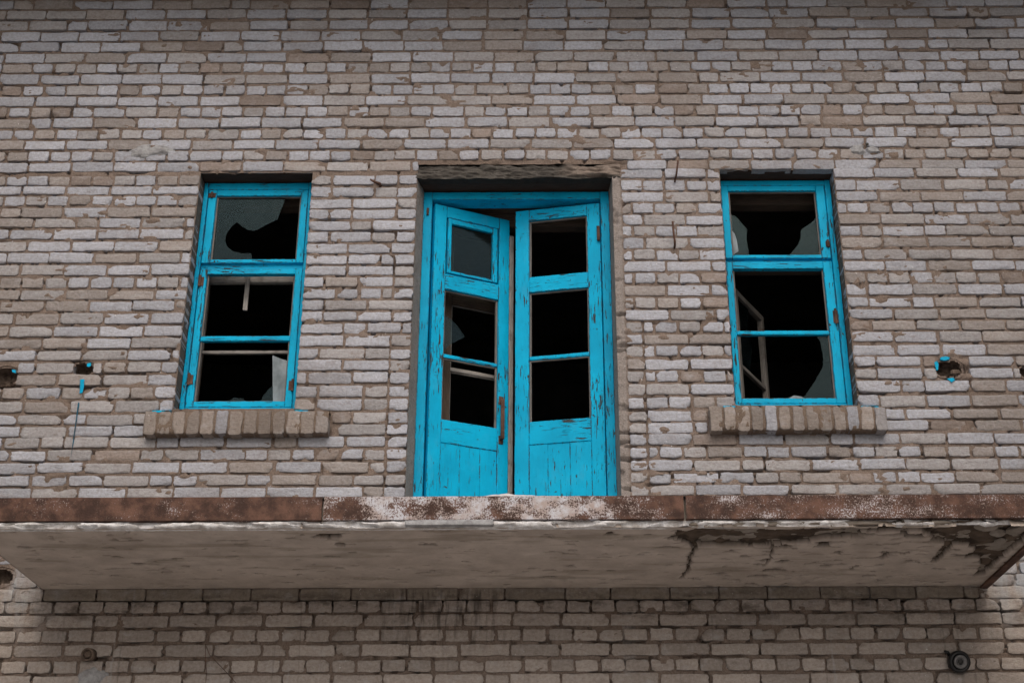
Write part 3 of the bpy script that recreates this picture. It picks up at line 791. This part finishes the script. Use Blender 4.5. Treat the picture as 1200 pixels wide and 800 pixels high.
# ends of the painted drip board that stick out past the opening onto the sill
for par, xa, xb, z in ((lw, -2.232, -2.125, 4.640), (lw, -1.412, -1.335, 4.638), (rw, 1.06, 1.128, 4.655), (rw, 1.85, 1.955, 4.652)):
    s = Wood(); s.bar((xa, -.016, z - .006), (xb, .02, z + .008), .003, .003, .03); s.build("drip_board", "blue", par)

# ------------------------------------------------------------------ balcony door
w = Wood()
w.bar((-.729, .160, 3.77), (-.674, .28, 6.206)); w.bar((.389, .160, 3.77), (.444, .28, 6.206)); w.bar((-.674, .162, 6.152), (.389, .278, 6.206)); w.bar((-.674, .19, 3.77), (.389, .27, 3.795))
dfr = w.build("door_frame", "blue_frame", bld)
def leaf(name, mat, origin, ang, W, hand, bead="grey", vent=False, mt="blue", top=6.128, munt="blue"):
    """u runs from the hinge stile to the free stile"""
    fm = Matrix.Translation((origin[0], origin[1], 0)) @ Matrix.Rotation(ang, 4, 'Z')
    if hand < 0: fm = fm @ Matrix.Scale(-1, 4, (0, 1, 0))
    s = Wood(fm); T = .044
    ua, ub = .084, W - .072
    if hand < 0: ua, ub = .086, W - .088
    s.bar((.004, 0, 3.80), (ua, T, top)); s.bar((ub, 0, 3.80), (W, T, top))
    pa, pb = (6.048, 5.645)
    s.bar((ua, .001, pa), (ub, T - .001, top)); s.bar((ua, .001, 5.538), (ub, T - .001, pb)); s.bar((ua, .001, 4.530), (ub, T - .001, 4.676)); s.bar((ua, .001, 3.80), (ub, T - .001, 3.93))
    e = [ua, ua + (ub - ua) * .345, ua + (ub - ua) * .70, ub]
    for i in range(3): s.bar((e[i] + .0004, .006 + .001 * (i % 2), 3.93), (e[i + 1] - .0004, T - .010, 4.530), .0018)
    o = s.build(name, mat, bld)
    m = Wood(fm); m.bar((ua, .008, 5.078), (ub, T - .010, 5.105), .006); m.build("muntin", munt, o)
    b = Wood(fm)
    for z0, z1 in ((4.676, 5.078), (5.105, 5.538)) + (() if vent else ((pb, pa),)):
        b.bar((ua, .016, z0), (ua + .010, .030, z1), .002); b.bar((ub - .012, .016, z0), (ub, .030, z1), .002); b.bar((ua + .010, .016, z1 - .008), (ub - .012, .030, z1), .002)
    b.build("glazing_bead", bead, o)
    if vent:
        v = Wood(fm)
        v.bar((ua + .010, -.004, pb + .008), (ua + .034, .03, pa - .006)); v.bar((ub - .046, -.004, pb + .008), (ub - .012, .03, pa - .006)); v.bar((ua + .034, -.003, pa - .042), (ub - .046, .029, pa - .006)); v.bar((ua + .034, -.003, pb + .008), (ub - .046, .029, pb + .026))
        v.build("vent_sash", mat, o)
        solid_poly("vent_pane", [(ua + .03, pb + .02), (ub - .04, pb + .02), (ub - .04, pa - .03), (ua + .03, pa - .03)], .003, "vent", o, lambda a, c, t: fm @ Vector((a, .014 + t, c)))
    return o, fm
dl, fL = leaf("door_leaf", "blue", (-.657, .168), R(25), .517, 1, vent=True)
props(dl, "left door leaf ajar with a rusty pull handle and a small vent pane")
drr, fR = leaf("door_leaf", "blue", (.387, .168), R(169), .546, -1)
props(drr, "right door leaf, almost closed, with three empty panes")
solid_poly("glass_shard", [(.082, 5.3756), (.1326, 5.3514), (.1777, 5.3148), (.2103, 5.2756), (.2299, 5.2469), (.1801, 5.2112), (.1307, 5.1759), (.082, 5.115)], .003, "glass", dl, lambda a, c, t: fL @ Vector((a, .02 + t, c)))
inl, fI = leaf("inner_door_leaf", "brown", (-.625, .37), R(25), .50, 1, mt="brown", munt="pale")
props(inl, "unpainted inner door leaf behind the left blue one")
s = Wood(fL); s.bar((.5185, .004, 3.80), (.550, .030, 6.02), .005); s.build("edge_strip", "pale", dl)
iw = Wood(); iw.bar((DR[0] + .01, .42, 6.10), (DR[1] - .01, .50, 6.205)); iw.bar((DR[0] + .01, .30, 6.196), (DR[1] - .01, .42, 6.206)); iw.build("inner_head", "brown", dfr)
# rusty pull handle on the left leaf's free stile
hb = bmesh.new()
def hbox(lo, hi):
    q = bmesh.ops.create_cube(hb, size=1)
    for v in q['verts']: v.co = Vector([(lo[i] + hi[i]) / 2 + v.co[i] * (hi[i] - lo[i]) for i in range(3)])
hbox((.455, -.032, 4.60), (.479, -.022, 4.86)); hbox((.457, -.024, 4.60), (.477, .002, 4.622)); hbox((.457, -.024, 4.838), (.477, .002, 4.86)); hbox((.452, -.004, 4.575), (.482, .001, 4.63)); hbox((.452, -.004, 4.83), (.482, .001, 4.885))
bmesh.ops.bevel(hb, geom=hb.edges[:], offset=.003, segments=1, affect='EDGES'); bmesh.ops.transform(hb, matrix=fL, verts=hb.verts)
me = bpy.data.meshes.new("handle"); hb.to_mesh(me); hb.free(); link("handle", me, dl, ["iron"])
hb = bmesh.new()
for z in (5.90,):
    bmesh.ops.create_cone(hb, segments=12, radius1=.010, radius2=.010, depth=.10, cap_ends=True, matrix=Matrix.Translation((.372, .158, z)))
me = bpy.data.meshes.new("hinge"); hb.to_mesh(me); hb.free(); link("hinge", me, drr, ["iron"])
hinge(dfr, -.700, 6.06, .05, .157, .010)

# ------------------------------------------------------------------ balcony
SX0, SX1, SY, SZ0, SZ1 = -2.712, 2.400, -1.085, 3.604, 3.752
bal = box_mesh("balcony_slab", [((SX0 + .01, SY + .02, SZ0 + .030), (SX1 - .02, .02, SZ1))], "slab", bld, .006)
sb = Buf(); nx, ny = 860, 190
X, Y = np.meshgrid(np.linspace(SX0, SX1, nx), np.linspace(SY, .012, ny), indexing='ij')
def blob(x, y, rx, ry, s=1.0): return s * np.exp(-(((X - x) / rx) ** 2 + ((Y - y) / ry) ** 2))
F = 0.72 * sstep(.50, .78, fb(X, Y, (.085, .04), 5, 4)) * sstep(.25, 1.2, X) + .72 * sstep(.63, .78, fb(X, Y, (.10, .035), 15, 4))
F = F * .95
F += blob(1.02, -.89, .33, .12, 1.5) + blob(1.33, -.95, .30, .05, 1.2) + blob(.80, -.98, .12, .07, 1.2) + blob(1.7, -1.03, .5, .03, 1.2)
F += blob(2.17, -.93, .17, .15, 1.6) + blob(2.27, -.73, .09, .20, 1.5) + blob(2.33, -.35, .03, .2, .9) + blob(2.31, -.55, .035, .22, 1.0) + blob(2.02, -.98, .15, .08, 1.3)
seam = 2.02 - (Y + .95) * (-.03)
F += 1.2 * np.exp(-((X - seam - .02 * (fb(Y, Y, .1, 9) - .5)) / .024) ** 2) * sstep(-.40, -.52, Y)
F += .9 * np.exp(-((X - .765 - .06 * (fb(Y * 1.0, Y * 0, .12, 19) - .5)) / .013) ** 2) * sstep(-.10, -.2, Y)
F += .8 * np.exp(-((X - 1.165 - .06 * (fb(Y * 1.0, Y * 0, .1, 29) - .5)) / .007) ** 2) * sstep(-.35, -.42, Y) * sstep(-.8, -.7, Y)
F += blob(1.17, -.22, .05, .035, 1.1) + blob(1.22, -.33, .06, .03, 1.0) + blob(.95, -.26, .045, .03, 1.0) + blob(.05, -.34, .04, .022, 1.3) + blob(-1.96, -.33, .032, .02, 1.3) + blob(-.18, -.06, .03, .02, 1.2) + blob(.37, -.33, .03, .02, .9)
F += blob(-1.02, -.96, .09, .05, 1.0) + blob(-.98, -.82, .04, .06, .8) + blob(-1.2, -.92, .06, .025, .8) + blob(1.45, -.45, .07, .02, .9)
F += .55 * (fb(X, Y, (.05, .022), 33, 5) - .5) + .25 * (fb(X, Y, (.35, .05), 36, 3) - .5)
sp = sstep(.52, .555, F)
Zs = SZ0 + sp * (.008 + .040 * fb(X, Y, .07, 41, 4)) + (fb(X, Y, .35, 44) - .5) * .008
t = fb(X, Y, (.55, .16), 50, 4)[..., None]
cs = np.array([.45, .39, .345]) * (1 - t) + np.array([.56, .50, .455]) * t
st = sstep(.60, .76, fb(X, Y, (.35, .07), 61, 3))[..., None]
cs = cs * (1 - .35 * st) + np.array([.17, .145, .10]) * .35 * st
tb_ = fb(X, Y, .06, 47, 4)[..., None]
small = 1 - sstep(.75, 1.05, F)[..., None]
br = (np.array([.040, .030, .024]) * (1 - tb_) + np.array([.17, .13, .10]) * tb_) * (1 - .55 * small)
cs = cs * (1 - sp[..., None]) + br * sp[..., None]
sb.add(np.stack([X, Y, Zs], -1), grid_faces(nx, ny)[:, ::-1], cs.reshape(-1, 3), 0)
sb.build("soffit", ["soffit"], bal)
# lime crust lip under the channel, along the slab's front edge
cb = Buf(); n1, n2 = 640, 13
X, V = np.meshgrid(np.linspace(SX0, SX1, n1), np.linspace(0, 1, n2), indexing='ij')
keep = 1 - .92 * sstep(.60, .70, X) * (1 - .75 * sstep(.55, .68, fb(X, X * 0, .16, 70, 3)))
amp = fb(X, V * .3, (.10, .6), 71, 4)
brk = sstep(.47, .56, fb(X, V, (.09, .35), 73, 4)) * (1 - sstep(.80, .88, (X > -.64) & (X < -.22)))
out = (.034 + .022 * (amp - .5)) * (1 - .75 * brk) * keep
zc = 3.6395 - V * (.040 - .018 * (1 - keep)) + (fb(X, V, (.05, .2), 72) - .5) * .012 * np.sin(np.pi * V)
yc = SY + .022 - out * np.sin(np.pi * np.clip(V * .92 + .08, 0, 1)) ** .6 + (fb(X, V, (.018, .3), 75) - .5) * .010
sel = ((X[:-1, :-1] > -.44) & (X[:-1, :-1] < .02))
cb.add(np.stack([X, yc, zc], -1), grid_faces(n1, n2), (.4, .4, .4), 0)
cb.build("lime_crust", ["crust"], bal)
s = Wood(); s.bar((-.64, -1.118, 3.606), (-.22, -1.07, 3.634), .006, .002); s.build("mortar_fillet", "milky", bal).data.materials[0] = M['patch']
# loose lumps of concrete still hanging at the broken edge
def lump(x, y, z, r, seed):
    bm = bmesh.new(); bmesh.ops.create_icosphere(bm, subdivisions=3, radius=1)
    q = random.Random(seed); ax = [Vector((q.gauss(0, 1), q.gauss(0, 1), q.gauss(0, 1))).normalized() for _ in range(9)]
    for v in bm.verts:
        n = v.co.normalized(); k = min([1.0] + [(.55 + .07 * i) / max(n.dot(a), .01) for i, a in enumerate(ax) if n.dot(a) > .3])
        v.co = Vector((x + n.x * k * r[0], y + n.y * k * r[1], z + n.z * k * r[2]))
    me = bpy.data.meshes.new("concrete_lump"); bm.to_mesh(me); bm.free(); return link("concrete_lump", me, bal, ["slab"])
for i, (x, y, z, r) in enumerate([(.92, -1.055, 3.622, (.12, .03, .018)), (1.10, -1.05, 3.625, (.10, .028, .014)), (1.30, -1.06, 3.626, (.12, .022, .012)), (.76, -1.05, 3.622, (.055, .035, .016)), (1.55, -1.062, 3.626, (.16, .018, .012)), (1.85, -1.062, 3.628, (.14, .02, .012)),
                                  (2.14, -1.02, 3.618, (.06, .045, .018)), (2.22, -.93, 3.614, (.04, .05, .016)), (2.30, -.98, 3.616, (.05, .06, .02)), (2.27, -.80, 3.612, (.03, .05, .014))]): lump(x, y, z, r, i)
# three lengths of steel channel along the edge
def channel(x0, x1, mat, label):
    bm = bmesh.new()
    prof = [(-1.100, 3.640), (-1.100, 3.755), (-1.045, 3.755), (-1.045, 3.748), (-1.093, 3.748), (-1.093, 3.647), (-1.045, 3.647), (-1.045, 3.640)]
    n = max(2, int((x1 - x0) / .06)); rs = []
    for k in range(n + 1):
        x = x0 + (x1 - x0) * k / n; dz = random.uniform(-.0008, .0008); dy = random.uniform(-.0012, .0012)
        rs.append([bm.verts.new((x, y + dy, z + dz)) for y, z in prof])
    for k in range(n):
        for q in range(8): bm.faces.new((rs[k][q], rs[k + 1][q], rs[k + 1][(q + 1) % 8], rs[k][(q + 1) % 8]))
    bm.faces.new(rs[0]); bm.faces.new(rs[-1][::-1])
    bmesh.ops.recalc_face_normals(bm, faces=bm.faces)
    me = bpy.data.meshes.new("steel_channel"); bm.to_mesh(me); bm.free()
    return props(link("steel_channel", me, bal, [mat]), label)
channel(SX0 - .03, -1.040, "rust", "brown rusted channel at the left of the balcony edge")
channel(-1.032, .686, "rust_white", "channel in the middle with flaking whitewash")
channel(.698, SX1 + .05, "rust_speck", "rusted channel at the right with pale speckles")
box_mesh("side_beam", [((SX1 - .004, -1.092, 3.588), (SX1 + .040, -.002, 3.600)), ((SX1 + .030, -1.092, 3.600), (SX1 + .040, -.002, 3.72))], "iron", bal, .002)
box_mesh("side_beam", [((SX0 - .012, -1.092, 3.606), (SX0 - .004, -.002, 3.72))], "slab", bal, .002)
# rubble and old screed along the top of the edge
tb = Buf(); n1, n2 = 420, 8
X, V = np.meshgrid(np.linspace(SX0, SX1, n1), np.linspace(0, 1, n2), indexing='ij')
hill = .010 * fb(X, X * 0, .10, 80, 3) * sstep(.45, .62, fb(X, X * 0, .35, 81)) + .030 * np.exp(-((X + .12) / .20) ** 2) * (.6 + .6 * fb(X, X * 0, .05, 83)) + .012 * np.exp(-((X + .35) / .5) ** 2)
hill += .018 * np.exp(-((X - .64) / .05) ** 2) + .014 * np.exp(-((X + .97) / .05) ** 2) + .012 * np.exp(-((X - .52) / .06) ** 2)
tb.add(np.stack([X, -1.094 + .25 * V, 3.7535 + np.sin(np.pi * np.clip(V * 1.3 + .02, 0, 1)) * hill * (1 + .6 * (fb(X, V, (.04, .4), 84) - .5))], -1), grid_faces(n1, n2), (.4, .4, .4), 0)
tb.build("screed_rubble", ["crust"], bal)

# ------------------------------------------------------------------ things fixed to the wall
def hook(pts, rad, label):
    o = tube("iron_rod", pts, rad, "iron"); props(o, label, "iron rod", "iron rods sticking out of the wall")
hook([(.850, .05, 6.176), (.848, -.03, 6.178), (.853, -.052, 6.19), (.862, -.058, 6.25), (.869, -.056, 6.298)], .006, "rusty iron rod leaning to the right beside the right window's head")
hook([(.826, .05, 5.712), (.826, -.03, 5.712), (.824, -.05, 5.722), (.819, -.054, 5.78), (.816, -.052, 5.862)], .007, "upright rusty iron rod in the brickwork between the door and right window")
sp = tube("iron_spike", [(-.985, .06, 6.165), (-.99, -.02, 6.160), (-1.02, -.045, 6.158), (-1.045, -.045, 6.175)], [.010, .010, .008, .006], "iron")
props(sp, "short bent iron spike left of the balcony door's head", "iron spike")
# round black fitting on the wall below the balcony
fx = bpy.data.objects.new("wall_fitting", None); COL.objects.link(fx); fx.location = (2.218, .0, 3.196)
props(fx, "small round black fitting with a ringed grey face on the wall below the balcony", "wall fitting")
def lathe(name, prof, mat, parent, mtx, seg=28):
    bm = bmesh.new(); rs = []
    for r, h in prof: rs.append([bm.verts.new(mtx @ Vector((r * math.cos(k * 2 * math.pi / seg), r * math.sin(k * 2 * math.pi / seg), h))) for k in range(seg)])
    for i in range(len(rs) - 1):
        for k in range(seg): bm.faces.new((rs[i][k], rs[i][(k + 1) % seg], rs[i + 1][(k + 1) % seg], rs[i + 1][k])).smooth = True
    bm.faces.new(rs[0]); bm.faces.new(rs[-1])
    bmesh.ops.recalc_face_normals(bm, faces=bm.faces)
    me = bpy.data.meshes.new(name); bm.to_mesh(me); bm.free(); return link(name, me, parent, [mat])
mt = Vector((.06, -.93, -.25)).to_track_quat('Z', 'Y').to_matrix().to_4x4()
lathe("housing", [(.046, -.01), (.054, .012), (.058, .03), (.058, .052), (.052, .060), (.042, .062), (.040, .054), (.003, .054)], "black", fx, mt)
lathe("face_ring", [(.036, .0545), (.036, .066), (.030, .069), (.022, .066), (.020, .060), (.004, .060)], "lens", fx, mt)
lathe("core", [(.013, .0605), (.013, .067), (.009, .069), (.002, .069)], "dark", fx, mt)
tube("lug", [(-.03, .01, .03), (-.045, -.015, .045), (-.062, -.012, .052)], [.010, .009, .006], "black", fx)
# plugged pipe stub at the lower left
ps = bpy.data.objects.new("pipe_stub", None); COL.objects.link(ps); ps.location = (-2.405, 0, 3.245)
props(ps, "mortar-smeared pipe stub above a pale cement patch, low on the left", "pipe")
m2 = Vector((-.05, -.97, -.15)).to_track_quat('Z', 'Y').to_matrix().to_4x4()
lathe("pipe", [(.034, -.03), (.034, .05), (.031, .056), (.026, .056), (.025, .030), (.002, .030)], "hole", ps, m2, 22)
lathe("plug", [(.025, .031), (.021, .040), (.012, .046), (.002, .048)], "hole", ps, Matrix.Translation((-.004, 0, .003)) @ m2, 16)
# thin strands trailing down the bricks
for k, (pts, lab) in enumerate((
        ([(-1.795, -.012, 3.30), (-1.785, -.016, 3.22), (-1.772, -.018, 3.15), (-1.77, -.014, 3.02)], "thin dark strand hanging nearly straight down the bricks under the balcony"),
        ([(-1.79, -.012, 3.29), (-1.765, -.018, 3.24), (-1.68, -.02, 3.16), (-1.56, -.016, 3.04)], "thin dark strand slanting down to the right over the bricks under the balcony"))):
    props(tube("thin_strand", pts, .0016, "iron", None, 5), lab, "dry stem", "thin strands on the lower wall")
